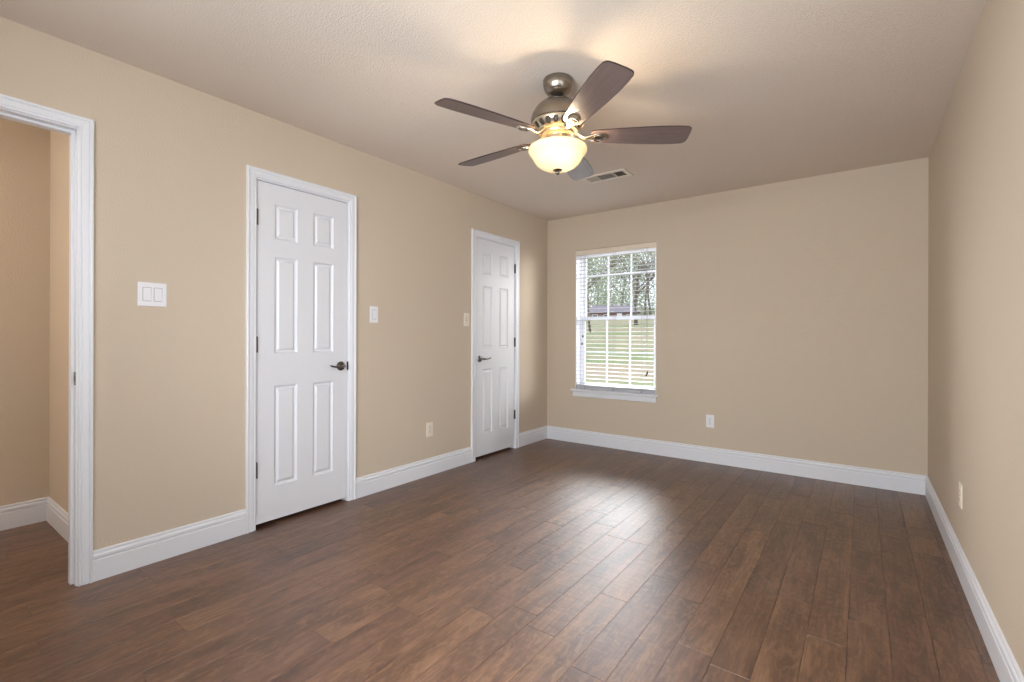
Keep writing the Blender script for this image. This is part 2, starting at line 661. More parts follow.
# ------------------------------------------------------------------ six-panel doors
def door_leaf(name, ya, yb, hinge_side):
    """leaf in the left wall, moulded face towards +x. hinge_side -1: hinges at ya"""
    w = yb - ya
    z0, z1 = 0.026, DT
    X = XL - 0.004
    ua = [0.106, 0.251]
    ub = [w - 0.251, w - 0.106]
    rows = [(0.228, 0.832), (1.029, 1.612), (1.719, 1.929)]
    panels = [(u[0], u[1], r[0], r[1]) for u in (ua, ub) for r in rows]
    us = sorted({0, w, *ua, *ub})
    vs = sorted({z0, z1, *[r[0] for r in rows], *[r[1] for r in rows]})
    bm = bmesh.new()
    for i in range(len(us) - 1):
        for j in range(len(vs) - 1):
            cu, cv = (us[i] + us[i + 1]) / 2, (vs[j] + vs[j + 1]) / 2
            a, b, c, d = us[i], us[i + 1], vs[j], vs[j + 1]
            if any(p[0] < cu < p[1] and p[2] < cv < p[3] for p in panels):
                rings = []
                for ins, dep in ((0, 0), (0.003, 0.0045), (0.009, 0.0115), (0.014, 0.0125), (0.018, 0.0120), (0.028, 0.0035), (0.031, 0.0025)):
                    rings.append([bm.verts.new((X - dep, ya + uu, vv)) for uu, vv in ((a + ins, c + ins), (b - ins, c + ins), (b - ins, d - ins), (a + ins, d - ins))])
                for p, q in zip(rings, rings[1:]):
                    for k in range(4):
                        bm.faces.new((p[k], p[(k + 1) % 4], q[(k + 1) % 4], q[k]))
                bm.faces.new(rings[-1])
            else:
                bm.faces.new([bm.verts.new((X, ya + uu, vv)) for uu, vv in ((a, c), (b, c), (b, d), (a, d))])
    # back and edges
    xb = X - 0.035
    P = lambda x, u, v: bm.verts.new((x, ya + u, v))
    bm.faces.new((P(xb, 0, z0), P(xb, w, z0), P(xb, w, z1), P(xb, 0, z1)))
    for (u0, v0, u1, v1) in ((0, z0, w, z0), (w, z0, w, z1), (w, z1, 0, z1), (0, z1, 0, z0)):
        bm.faces.new((P(X, u0, v0), P(X, u1, v1), P(xb, u1, v1), P(xb, u0, v0)))
    bmesh.ops.remove_doubles(bm, verts=bm.verts, dist=1e-5)
    leaf = link(name, bm, M['door'], kind='structure')
    # hinges with a knuckle barrel
    hy = ya - 0.0025 if hinge_side < 0 else yb + 0.0025
    for zc in (1.829, 1.081, 0.345):
        bm = bmesh.new()
        for k in range(5):
            za = zc - 0.045 + k * 0.018
            lathe(bm, [(0, za), (0.0062, za), (0.0062, za + 0.0172), (0, za + 0.0172)], 12, (XL + 0.0045, hy))
        lathe(bm, [(0, zc + 0.045), (0.0042, zc + 0.045), (0.0042, zc + 0.049), (0, zc + 0.051)], 10, (XL + 0.0045, hy))
        box(bm, XL - 0.006, XL + 0.0015, hy - 0.0085, hy + 0.0085, zc - 0.045, zc + 0.045)
        link('hinge', bm, M['hinge'], parent=leaf)
    # lever handle
    s = -1 if hinge_side < 0 else 1
    ky = yb - 0.050 if hinge_side < 0 else ya + 0.064
    kz = 0.931
    h = bpy.data.objects.new('door_handle', None)
    COL.objects.link(h)
    h.parent = leaf
    h.location = (X, ky, kz)
    bm = bmesh.new()
    lathe(bm, [(0, 0), (0.031, 0), (0.032, 0.003), (0.029, 0.008), (0.020, 0.011), (0.0125, 0.013), (0.0115, 0.030), (0.0, 0.030)], 36)
    link('rosette', bm, M['bronze'], parent=h, smooth=0.7, rot=(0, PI / 2, 0))
    bm = bmesh.new()
    pts = [(0.026, 0, 0), (0.040, 0, 0.0), (0.049, s * 0.010, 0.0), (0.052, s * 0.030, -0.001), (0.051, s * 0.055, -0.002), (0.050, s * 0.080, 0.001), (0.049, s * 0.098, 0.005), (0.049, s * 0.106, 0.009)]
    tube(bm, pts, [0.0125, 0.0125, 0.0115, 0.0095, 0.0085, 0.0075, 0.0065, 0.005], 14, 0.85)
    link('lever', bm, M['bronze'], parent=h, smooth=0.8)
    # latch face at the edge of the leaf
    bm = bmesh.new()
    ly = yb + 0.0025 if hinge_side < 0 else ya - 0.0025
    box(bm, XL - 0.012, XL + 0.0035, ly - 0.0045, ly + 0.0045, kz - 0.029, kz + 0.029, 0.001, 1)
    link('latch', bm, M['dark'], parent=leaf)
    return leaf

door_leaf('door_1', D1[0], D1[1], -1)
door_leaf('door_2', D2[0], D2[1], 1)


# ------------------------------------------------------------------ windows
def window(name, side, W, t_in, cols=3, detail=True):
    """single-hung window. place(u, d, z): u along the wall, d outwards from the wall face"""
    if side == 'back':
        pl = lambda u, d, z: (u, YB + d, z)
    elif side == 'right':
        pl = lambda u, d, z: (XR + d, u, z)
    else:
        pl = lambda u, d, z: (u, YF - d, z)
    u0, u1, z0, z1 = W

    def bx(bm, a, b, d0, d1, c, e, bev=0.0):
        p, q = pl(a, d0, c), pl(b, d1, e)
        box(bm, min(p[0], q[0]), max(p[0], q[0]), min(p[1], q[1]), max(p[1], q[1]), min(p[2], q[2]), max(p[2], q[2]), bev, 1)
    bm = bmesh.new()
    fw = 0.024
    d0, d1 = t_in, t_in + 0.065
    bx(bm, u0, u0 + fw, d0, d1, z0, z1, 0.003)
    bx(bm, u1 - fw, u1, d0, d1, z0, z1, 0.003)
    bx(bm, u0 + fw, u1 - fw, d0, d1, z1 - fw, z1, 0.003)
    bx(bm, u0 + fw, u1 - fw, d0, d1, z0, z0 + fw, 0.003)
    root = link(name, bm, M['vinyl'], kind='structure')
    zm = 1.335
    a, b = u0 + fw, u1 - fw
    for (za, zb, dd, mz) in ((z0 + fw, zm + 0.018, d0 + 0.006, 0.975), (zm - 0.018, z1 - fw, d0 + 0.034, 1.80)):
        bm = bmesh.new()
        sw = 0.032
        bx(bm, a, a + sw, dd, dd + 0.024, za, zb, 0.002)
        bx(bm, b - sw, b, dd, dd + 0.024, za, zb, 0.002)
        bx(bm, a + sw, b - sw, dd, dd + 0.024, za, za + 0.036, 0.002)
        bx(bm, a + sw, b - sw, dd, dd + 0.024, zb - 0.036, zb, 0.002)
        sash = link('sash', bm, M['vinyl'], parent=root)
        bm = bmesh.new()
        ga, gb = a + sw, b - sw
        for k in range(1, cols):
            uu = ga + (gb - ga) * k / cols
            bx(bm, uu - 0.0075, uu + 0.0075, dd + 0.006, dd + 0.018, za + 0.036, zb - 0.036)
        bx(bm, ga, gb, dd + 0.0065, dd + 0.0175, mz - 0.0075, mz + 0.0075)
        link('muntin', bm, M['vinyl'], parent=sash)
        bm = bmesh.new()
        vs = [bm.verts.new(pl(*p)) for p in ((ga, dd + 0.012, za + 0.03), (gb, dd + 0.012, za + 0.03), (gb, dd + 0.012, zb - 0.03), (ga, dd + 0.012, zb - 0.03))]
        bm.faces.new(vs)
        link('glass', bm, M['glass'], parent=sash)
    bm = bmesh.new()
    bx(bm, u0 - 0.001, u0 + 0.003, 0.0005, t_in, z0, z1)
    bx(bm, u1 - 0.003, u1 + 0.001, 0.0005, t_in, z0, z1)
    link('jamb_liner', bm, M['white'], parent=root)
    # stool and apron
    bm = bmesh.new()
    bx(bm, u0 - 0.048, u1 + 0.028, -0.034, 0.0, z0 - 0.020, z0 + 0.001, 0.004)
    bx(bm, u0 + 0.001, u1 - 0.001, -0.004, t_in + 0.01, z0 - 0.018, z0 + 0.0005)
    link('stool', bm, M['white'], parent=root)
    bm = bmesh.new()
    bx(bm, u0 - 0.028, u1 + 0.004, -0.014, 0.0, z0 - 0.078, z0 - 0.020, 0.003)
    bx(bm, u0 - 0.028, u1 + 0.004, -0.018, 0.0, z0 - 0.034, z0 - 0.0205, 0.003)
    link('apron', bm, M['white'], parent=root)
    return root

window('window_1', 'back', WB, 0.095)
window('added_window_2', 'right', WR, 0.082)  # added out of view to let in fill light
window('added_window_3', 'front', WF, 0.082)  # also added out of view, carries the main fill

# ------------------------------------------------------------------ the blind of the back window
bl = thing('window_blind', 'white horizontal slat blind lowered with open slats inside the back wall window', 'blind', ((WB[0] + WB[1]) / 2, YB + 0.036, WB[3]))
bw = (WB[1] - WB[0]) / 2 - 0.006
bh = WB[3] - WB[2]
bm = bmesh.new()
box(bm, -bw, bw, -0.024, 0.026, -0.040, -0.001, 0.002, 1)
link('headrail', bm, M['cream'], parent=bl)
bm = bmesh.new()
box(bm, -bw - 0.003, bw + 0.003, -0.033, -0.026, -0.056, -0.0015, 0.002, 1)
link('valance', bm, M['cream'], parent=bl)
# slats
def slat_bm():
    bm = bmesh.new()
    prof = []
    n = 6
    for k in range(n + 1):
        y = -0.024 + 0.048 * k / n
        prof.append((y, 0.0012 * (1 - (y / 0.024) ** 2)))
    pr = prof + [(y, z - 0.0026) for y, z in reversed(prof)]
    sweep(bm, pr, [lambda p, q: (-bw, p, q), lambda p, q: (bw, p, q)])
    return bm
pitch = 0.0415
z = -0.085
first = None
while z > -(bh - 0.062):
    if first is None:
        first = link('slat', slat_bm(), M['slat'], parent=bl, loc=(0, 0, z))
    else:
        s = first.copy()
        COL.objects.link(s)
        s.parent = bl
        s.location = (0, 0, z)
    z -= pitch
# gathered slats lying on the bottom rail
for k in range(8):
    s = first.copy()
    COL.objects.link(s)
    s.parent = bl
    s.location = (0, 0, -bh + 0.0245 + k * 0.0033)
bm = bmesh.new()
box(bm, -bw, bw, -0.025, 0.025, -bh + 0.0015, -bh + 0.021, 0.003, 2)
link('bottom_rail', bm, M['slat'], parent=bl)
for fx in (-0.335, -0.01, 0.29):
    bm = bmesh.new()
    for yy in (-0.0262, 0.0262):
        tube(bm, [(fx, yy, -0.04), (fx, yy, -bh + 0.012)], 0.0009, 6)
    lathe(bm, [(0, -bh + 0.018), (0.006, -bh + 0.018), (0.006, -bh + 0.008), (0, -bh + 0.006)], 10, (fx, -0.0275))
    link('ladder_cord', bm, M['cord'], parent=bl)


def tassel_cord(x, y, zend, r):
    bm = bmesh.new()
    tube(bm, [(x, y, -0.05), (x, y, zend)], r, 6)
    c = link('pull_cord', bm, M['cord'], parent=bl)
    bm = bmesh.new()
    lathe(bm, [(0, zend + 0.004), (0.004, zend), (0.0075, zend - 0.012), (0.009, zend - 0.024), (0.006, zend - 0.028), (0, zend - 0.028)], 12, (x, y))
    link('tassel', bm, M['dark'], parent=c, smooth=0.8)
tassel_cord(0.345, -0.039, -1.285, 0.0011)
tassel_cord(0.357, -0.041, -1.262, 0.0011)
tassel_cord(-0.352, -0.039, -0.905, 0.0009)
tassel_cord(-0.360, -0.041, -0.985, 0.0009)


# ------------------------------------------------------------------ switches and outlets
def plate_bm(w, h, t=0.006):
    bm = bmesh.new()
    box(bm, -w / 2, w / 2, -t, 0, -h / 2, h / 2, 0.0022, 2)
    return bm


def screw(parent, x, z, mat):
    bm = bmesh.new()
    lathe(bm, [(0, 0.0), (0.0032, 0.0), (0.0028, 0.0012), (0, 0.0014)], 12)
    link('screw', bm, mat, parent=parent, loc=(x, -0.006, z), rot=(PI / 2, 0, 0))


def rocker_switch(name, label, gangs, loc, rotz, mat='plate', w=None):
    w = w or (0.070 + 0.046 * (gangs - 1))
    t = thing(name, label, 'light switch', loc, rotz)
    link('cover_plate', plate_bm(w, 0.118), M[mat], parent=t)
    for g in range(gangs):
        cx = (g - (gangs - 1) / 2) * 0.046
        bm = bmesh.new()
        box(bm, cx - 0.0175, cx + 0.0175, -0.0066, -0.0055, -0.034, 0.034)
        link('switch_gap', bm, M['slot'], parent=t)
        bm = bmesh.new()
        d = 0.0035
        x0, x1 = cx - 0.0162, cx + 0.0162
        vs = [(x0, -0.005, -0.0325), (x1, -0.005, -0.0325), (x1, -0.005, 0.0325), (x0, -0.005, 0.0325),
              (x0, -0.0068 - d, -0.0325), (x1, -0.0068 - d, -0.0325), (x1, -0.0085, 0.0), (x0, -0.0085, 0.0), (x1, -0.0075, 0.0325), (x0, -0.0075, 0.0325)]
        v = [bm.verts.new(p) for p in vs]
        for f in ((0, 1, 5, 4), (4, 5, 6, 7), (7, 6, 8, 9), (9, 8, 2, 3), (0, 3, 2, 1)):
            bm.faces.new([v[k] for k in f])
        bm.faces.new([v[k] for k in (1, 2, 8, 6, 5)])
        bm.faces.new([v[k] for k in (0, 4, 7, 9, 3)])
        link('rocker', bm, M[mat], parent=t)
    return t

RL = PI / 2          # local -y faces +x: rotate so that the face looks into the room
rocker_switch('light_switch', 'wide white plate with two rocker switches between the hall opening and the near door', 2, (XL, 0.850, 1.337), RL, w=0.120)
rocker_switch('light_switch', 'white single rocker switch on the left wall just right of the near door', 1, (XL, 2.187, 1.292), RL)

# toggle switch beside the far door
t = thing('light_switch', 'ivory toggle switch on the left wall just left of the far door', 'light switch', (XL, 3.190, 1.288), RL)
link('cover_plate', plate_bm(0.072, 0.116), M['ivory'], parent=t)
bm = bmesh.new()
box(bm, -0.0055, 0.0055, -0.0064, -0.0055, -0.012, 0.012)
link('toggle_slot', bm, M['slot'], parent=t)
bm = bmesh.new()
tube(bm, [(0, -0.005, 0.0), (0, -0.011, 0.004), (0, -0.019, 0.008)], [0.005, 0.0046, 0.0038], 10)
link('toggle', bm, M['ivory'], parent=t)
screw(t, 0, 0.030, M['hinge'])
screw(t, 0, -0.030, M['hinge'])


def outlet(label, loc, rotz, mat):
    t = thing('wall_outlet', label, 'outlet', loc, rotz)
    link('cover_plate', plate_bm(0.070, 0.115), M[mat], parent=t)
    for s in (-1, 1):
        bm = bmesh.new()
        cz = s * 0.0195
        pts = []
        for k in range(28):
            a = 2 * PI * k / 28
            pts.append((0.0172 * math.cos(a), max(-0.0142, min(0.0142, 0.0172 * math.sin(a)))))
        f0 = [bm.verts.new((x, -0.0055, cz + y)) for x, y in pts]
        f1 = [bm.verts.new((x, -0.0078, cz + y)) for x, y in pts]
        bm.faces.new(f1)
        for k in range(28):
            bm.faces.new((f0[k], f0[(k + 1) % 28], f1[(k + 1) % 28], f1[k]))
        rec = link('receptacle', bm, M[mat], parent=t)
        bm = bmesh.new()
        box(bm, -0.0078, -0.0052, -0.0082, -0.007, cz - 0.002, cz + 0.0065)
        box(bm, 0.0052, 0.0078, -0.0082, -0.007, cz - 0.001, cz + 0.0065)
        box(bm, -0.0024, 0.0024, -0.0082, -0.007, cz - 0.0105, cz - 0.006)
        link('socket_slots', bm, M['slot'], parent=rec)
    screw(t, 0, 0, M['hinge'])
    return t


outlet('ivory duplex outlet low on the left wall between the two doors', (XL, 2.742, 0.375), RL, 'ivory')
outlet('white duplex outlet low on the back wall right of the window', (-1.110, YB, 0.375), 0, 'plate')
outlet('ivory duplex outlet low on the right wall seen edge on', (XR, 3.100, 0.383), -PI / 2, 'ivory')

# ------------------------------------------------------------------ ceiling register
VX0, VX1, VY0, VY1 = -1.865, -1.485, 3.475, 3.655
vt = thing('ceiling_vent', 'cream metal air register in the ceiling just beyond the fan', 'vent', ((VX0 + VX1) / 2, (VY0 + VY1) / 2, H))
hx, hy = (VX1 - VX0) / 2, (VY1 - VY0) / 2
bm = bmesh.new()
ix, iy = hx - 0.030, hy - 0.030
for a, b, c, d in ((-hx, hx, -hy, -iy), (-hx, hx, iy, hy), (-hx, -ix, -iy, iy), (ix, hx, -iy, iy), (-0.078, -0.066, -iy, iy), (0.066, 0.078, -iy, iy)):
    box(bm, a, b, c, d, -0.008, 0.0)
bmesh.ops.remove_doubles(bm, verts=bm.verts, dist=1e-6)
link('frame', bm, M['vent'], parent=vt)
bm = bmesh.new()
box(bm, -ix, ix, -iy, iy, -0.0015, 0.0)  # thin dark sheet, the duct's shade put into its colour
link('duct_shade_sheet', bm, M['vent_dark'], parent=vt)
for (xa, xb) in ((-ix, -0.078), (-0.066, 0.066), (0.078, ix)):
    bm = bmesh.new()
    n = 9
    if xa < -0.07 or xb > 0.08:
        k = 0
        x = xa + 0.006
        sgn = 1 if xb > 0.08 else -1
        while x < xb - 0.003:
            vs = [bm.verts.new(p) for p in ((x, -iy, -0.0018), (x, iy, -0.0018), (x + sgn * 0.003, iy, -0.005), (x + sgn * 0.003, -iy, -0.005))]
            bm.faces.new(vs)
            x += 0.0105
    else:
        for k in range(n):
            y = -iy + (k + 0.5) * 2 * iy / n
            vs = [bm.verts.new(p) for p in ((xa, y, -0.0018), (xb, y, -0.0018), (xb, y - 0.004, -0.0045), (xa, y - 0.004, -0.0045))]
            bm.faces.new(vs)
    o = link('louver_bank', bm, M['vent'], parent=vt)
    md = o.modifiers.new('thick', 'SOLIDIFY')
    md.thickness = 0.0007

# ------------------------------------------------------------------ ceiling fan
FX, FY = -1.2525, 2.090
fan = thing('ceiling_fan', 'brushed nickel ceiling fan with five grey brown blades and a lit glass bowl', 'ceiling fan', (FX, FY, H))
Z = lambda z: z - H + 0.010      # everything below the canopy
def lz(prof):
    return [(r, Z(z)) for r, z in prof]
bm = bmesh.new()
lathe(bm, [(r, z - H) for r, z in ([(0.0, 2.4395), (0.073, 2.4395), (0.0755, 2.435), (0.0755, 2.425), (0.0735, 2.408), (0.068, 2.390), (0.057, 2.374), (0.042, 2.362), (0.030, 2.358), (0.028, 2.362), (0, 2.366)])], 56)
link('canopy', bm, M['nickel'], parent=fan, smooth=0.6)
bm = bmesh.new()
lathe(bm, lz([(0, 2.372), (0.020, 2.369), (0.0265, 2.360), (0.024, 2.350), (0.014, 2.343), (0, 2.343)]), 32)
link('hanger_ball', bm, M['dark'], parent=fan, smooth=0.8)
bm = bmesh.new()
lathe(bm, lz([(0, 2.345), (0.0115, 2.345), (0.0115, 2.335), (0.0125, 2.330), (0.022, 2.326), (0.024, 2.312), (0, 2.312)]), 32)
link('downrod', bm, M['nickel'], parent=fan, smooth=0.6)
bm = bmesh.new()
lathe(bm, lz([(0, 2.328), (0.022, 2.327), (0.050, 2.323), (0.078, 2.312), (0.101, 2.295), (0.117, 2.275), (0.1225, 2.262), (0.1235, 2.2605), (0.1235, 2.258), (0.1285, 2.256), (0.134, 2.240), (0.1365, 2.222), (0.1355, 2.210), (0.131, 2.204), (0.0, 2.204)]), 72)
link('motor_housing', bm, M['nickel'], parent=fan, smooth=0.5)
# openwork ring under the motor
bm = bmesh.new()
lathe(bm, lz([(0.132, 2.206), (0.134, 2.199), (0.131, 2.194), (0.124, 2.196), (0.124, 2.206)]), 64)
lathe(bm, lz([(0.108, 2.170), (0.110, 2.165), (0.104, 2.159), (0.060, 2.157), (0.060, 2.165), (0.100, 2.168)]), 64)
for k in range(20):
    a = 2 * PI * k / 20
    ca, sa = math.cos(a), math.sin(a)
    pts = []
    for r, z, hw in ((0.131, 2.198, 0.0150), (0.128, 2.190, 0.0080), (0.121, 2.180, 0.0055), (0.112, 2.171, 0.0085), (0.104, 2.164, 0.0130)):
        pts.append([bm.verts.new((r * ca - s * hw * sa, r * sa + s * hw * ca, Z(z))) for s in (-1, 1)] +
                   [bm.verts.new(((r - 0.006) * ca - s * hw * sa, (r - 0.006) * sa + s * hw * ca, Z(z) + 0.004)) for s in (1, -1)])
    for p, q in zip(pts, pts[1:]):
        for j in range(4):
            bm.faces.new((p[j], p[(j + 1) % 4], q[(j + 1) % 4], q[j]))
link('vent_ring', bm, M['lit_nickel'], parent=fan, smooth=0.6)
bm = bmesh.new()
lathe(bm, lz([(0.118, 2.203), (0.114, 2.190), (0.098, 2.172), (0, 2.172)]), 48)
link('motor_core', bm, M['slot'], parent=fan, smooth=0.6)
bm = bmesh.new()
lathe(bm, lz([(0, 2.160), (0.080, 2.160), (0.083, 2.154), (0.080, 2.148), (0.062, 2.146), (0.057, 2.140), (0.057, 2.110), (0.062, 2.106), (0.064, 2.092), (0.060, 2.086), (0, 2.086)]), 56)
link('light_fitter', bm, M['lit_nickel'], parent=fan, smooth=0.5)

# glass bowl, open at the top, with thickness
outer = [(0.1405, 2.086), (0.146, 2.082), (0.149, 2.074), (0.148, 2.064), (0.142, 2.053), (0.1325, 2.043), (0.1265, 2.034), (0.121, 2.022), (0.111, 2.007), (0.095, 1.992), (0.073, 1.980), (0.045, 1.973), (0.010, 1.971)]
bm = bmesh.new()
lathe(bm, lz(outer), 72)
link('glass_bowl', bm, M['bowl'], parent=fan, smooth=True)
# arms that hold the bowl and finial
bm = bmesh.new()
lathe(bm, lz([(0, 1.979), (0.022, 1.978), (0.025, 1.973), (0.021, 1.968), (0.011, 1.965), (0.0085, 1.961), (0.0115, 1.957), (0.0095, 1.951), (0.004, 1.947), (0, 1.946)]), 32)
link('finial', bm, M['nickel'], parent=fan, smooth=0.8)
bm = bmesh.new()
tube(bm, [(0, 0, Z(2.112)), (0, 0, Z(1.978))], 0.005, 10)
link('centre_rod', bm, M['nickel'], parent=fan)


# blades
def blade_bm():
    outl = []
    ctrl = [(0.165, 0.030), (0.170, 0.040), (0.185, 0.047), (0.24, 0.054), (0.32, 0.0615), (0.42, 0.0685), (0.52, 0.0725), (0.595, 0.0715), (0.636, 0.068), (0.652, 0.060), (0.658, 0.050)]
    top = [(r, w) for r, w in ctrl]
    end = [(0.661, 0.025), (0.661, -0.025)]
    bot = [(r, -w) for r, w in reversed(ctrl)]
    outl = top + end + bot
    bm = bmesh.new()
    t = 0.0032
    e = 0.0018
    def shrink(p):
        r, w = p
        return (r - (0.0018 if r > 0.4 else -0.0018) * (1 if r > 0.64 or r < 0.17 else 0), w - math.copysign(e, w))
    rings = []
    for zz, f in ((-t, True), (-t + 0.0012, False), (t - 0.0012, False), (t, True)):
        rings.append([bm.verts.new(((shrink(p) if f else p) + (zz,))) for p in outl])
    n = len(outl)
    for i, (a, b) in enumerate(zip(rings, rings[1:])):
        for k in range(n):
            fc = bm.faces.new((a[k], a[(k + 1) % n], b[(k + 1) % n], b[k]))
            fc.material_index = 1
    f0 = bm.faces.new(rings[0][::-1])
    f1 = bm.faces.new(rings[-1])
    f0.material_index = f1.material_index = 0
    return bm


def arm_bm():
    """blade iron: a neck that leaves the hub, dips and spreads under the blade"""
    bm = bmesh.new()
    st = [(0.070, 0.024, 0.011, 0.006), (0.088, 0.020, 0.012, 0.006), (0.104, 0.008, 0.012, 0.006), (0.122, -0.007, 0.011, 0.006), (0.142, -0.013, 0.012, 0.005), (0.162, -0.011, 0.018, 0.0045), (0.182, -0.0085, 0.026, 0.0035), (0.205, -0.0078, 0.033, 0.0032), (0.228, -0.0075, 0.029, 0.0028), (0.245, -0.0072, 0.016, 0.0025), (0.250, -0.0070, 0.006, 0.002)]
    rings = []
    for r, z, hw, hh in st:
        ring = []
        for k in range(16):
            a = 2 * PI * k / 16
            ring.append(bm.verts.new((r, hw * math.cos(a), z + hh * math.sin(a))))
        rings.append(ring)
    for a, b in zip(rings, rings[1:]):
        for k in range(16):
            bm.faces.new((a[k], a[(k + 1) % 16], b[(k + 1) % 16], b[k]))
    bm.faces.new(rings[0][::-1])
    bm.faces.new(rings[-1])
    return bm


def medallion_bm():
    bm = bmesh.new()
    lathe(bm, [(0, -0.017), (0.008, -0.0168), (0.016, -0.0155), (0.020, -0.0145), (0.0225, -0.0155), (0.0265, -0.015), (0.0285, -0.011), (0.0285, -0.006), (0, -0.006)], 32, (0.207, 0))
    for x, y in ((0.176, 0.0), (0.234, 0.012), (0.234, -0.012)):
        lathe(bm, [(0, -0.0125), (0.0035, -0.012), (0.0042, -0.010), (0.0042, -0.008), (0, -0.008)], 10, (x, y))
    return bm

BZ = 2.142
b0 = link('blade', blade_bm(), [M['blade'], M['blade_edge']], parent=fan)
a0 = link('blade_arm', arm_bm(), M['lit_nickel'], parent=fan, smooth=True)
m0 = link('medallion', medallion_bm(), M['nickel'], parent=a0, smooth=0.6)
for k in range(5):
    ang = math.radians(34.0) - k * 2 * PI / 5
    if k:
        b, a, m = b0.copy(), a0.copy(), m0.copy()
        for o in (b, a, m):
            COL.objects.link(o)
        m.parent = a
    else:
        b, a = b0, a0
    pit = math.radians(-12)
    rot = (Matrix.Rotation(ang, 4, 'Z') @ Matrix.Rotation(pit, 4, 'X')).to_euler()
    b.location = (0, 0, Z(BZ))
    b.rotation_euler = rot
    a.location = (0, 0, Z(BZ))
    a.rotation_euler = rot

# the bulb burning inside the bowl
ld = bpy.data.lights.new('fan_bulb', 'POINT')
ld.energy = 12
ld.color = (1.0, 0.80, 0.56)
ld.shadow_soft_size = 0.028
lo = bpy.data.objects.new('fan_bulb', ld)
COL.objects.link(lo)
lo.location = (FX + 0.038, FY - 0.02, 2.055)


ld = bpy.data.lights.new('hall_fill', 'POINT')  # unseen point light added to brighten the hall, no fixture
ld.energy = 50
ld.color = (1.0, 0.98, 0.95)
ld.shadow_soft_size = 0.12
lo = bpy.data.objects.new('hall_fill', ld)
COL.objects.link(lo)
lo.location = (-3.5, -1.3, 2.25)


# ------------------------------------------------------------------ outdoors
def out_pt(px, y):
    a = -YAW + math.atan((px - 512) / F_PX)
    return y * math.tan(a), y

def ground_z(x, y):
    d = y - YB
    return -0.35 + 0.080 * min(max(d, 0), 45) + 0.02 * max(d - 45, 0) + 0.11 * max(d - 84, 0) + 0.10 * math.sin(x * 0.35) * min(1, d / 12)

def lawn_mat():
    t = NT('lawn_with_fallen_leaves')
    v = t.obj()
    g = t.ramp(t.noise(v, 3.2, 6, 0.7), [(0.3, rgb(66, 74, 48)), (0.55, rgb(86, 94, 64)), (0.75, rgb(110, 112, 84))])
    litter = t.ramp(t.noise(t.obj((0.10, 0.42, 1)), 1.3, 5, 0.68), [(0.42, 0.0), (0.54, 1.0)])
    sp = t.ramp(t.noise(v, 18, 3, 0.7), [(0.38, 0.25), (0.58, 1.0)])
    f = t.math('MULTIPLY', litter, sp)
    t.base(t.mix(t.math('MULTIPLY', f, 0.85), g, rgb(118, 98, 90)))
    t.set(Roughness=0.9, Specular_IOR_Level=0.1)
    return t.m

bm = bmesh.new()
gx = [-110 + 3 * i for i in range(50)]
gy = [YB + 0.17 + (i / 40) ** 1.6 * 125 for i in range(41)]
gv = [[bm.verts.new((x, y, ground_z(x, y))) for x in gx] for y in gy]
for j in range(len(gy) - 1):
    for i in range(len(gx) - 1):
        bm.faces.new((gv[j][i], gv[j][i + 1], gv[j + 1][i + 1], gv[j + 1][i]))
lawn = link('lawn', bm, lawn_mat(), kind='structure', smooth=True)

def leafy(name, col, *a, **k):
    t = NT(name)
    f = t.noise(t.obj(), 2, 2)
    c = t.mix(f, tuple(v * 0.7 for v in col[:3]) + (1,), col)
    t.base(c)
    t.set(Roughness=0.8, Specular_IOR_Level=0.2)
    tr = t.n('ShaderNodeBsdfTranslucent')
    t.l(c, tr.inputs['Color'])
    mx = t.n('ShaderNodeMixShader')
    mx.inputs[0].default_value = 0.5
    t.l(t.b.outputs[0], mx.inputs[1])
    t.l(tr.outputs[0], mx.inputs[2])
    t.l(mx.outputs[0], t.out.inputs[0])
    return t.m

M['bark'] = simple('grey_brown_bark', rgb(98, 88, 80), 0.9, var=0.35, nscale=6)
M['leaf_pale'] = leafy('pale_spring_leaves', rgb(168, 174, 132), 0.8, var=0.3, nscale=2)
M['leaf_grey'] = leafy('grey_green_leaves', rgb(160, 166, 146), 0.8, var=0.3, nscale=2)
M['leaf_dark'] = leafy('dull_green_leaves', rgb(146, 156, 130), 0.8, var=0.3, nscale=2)


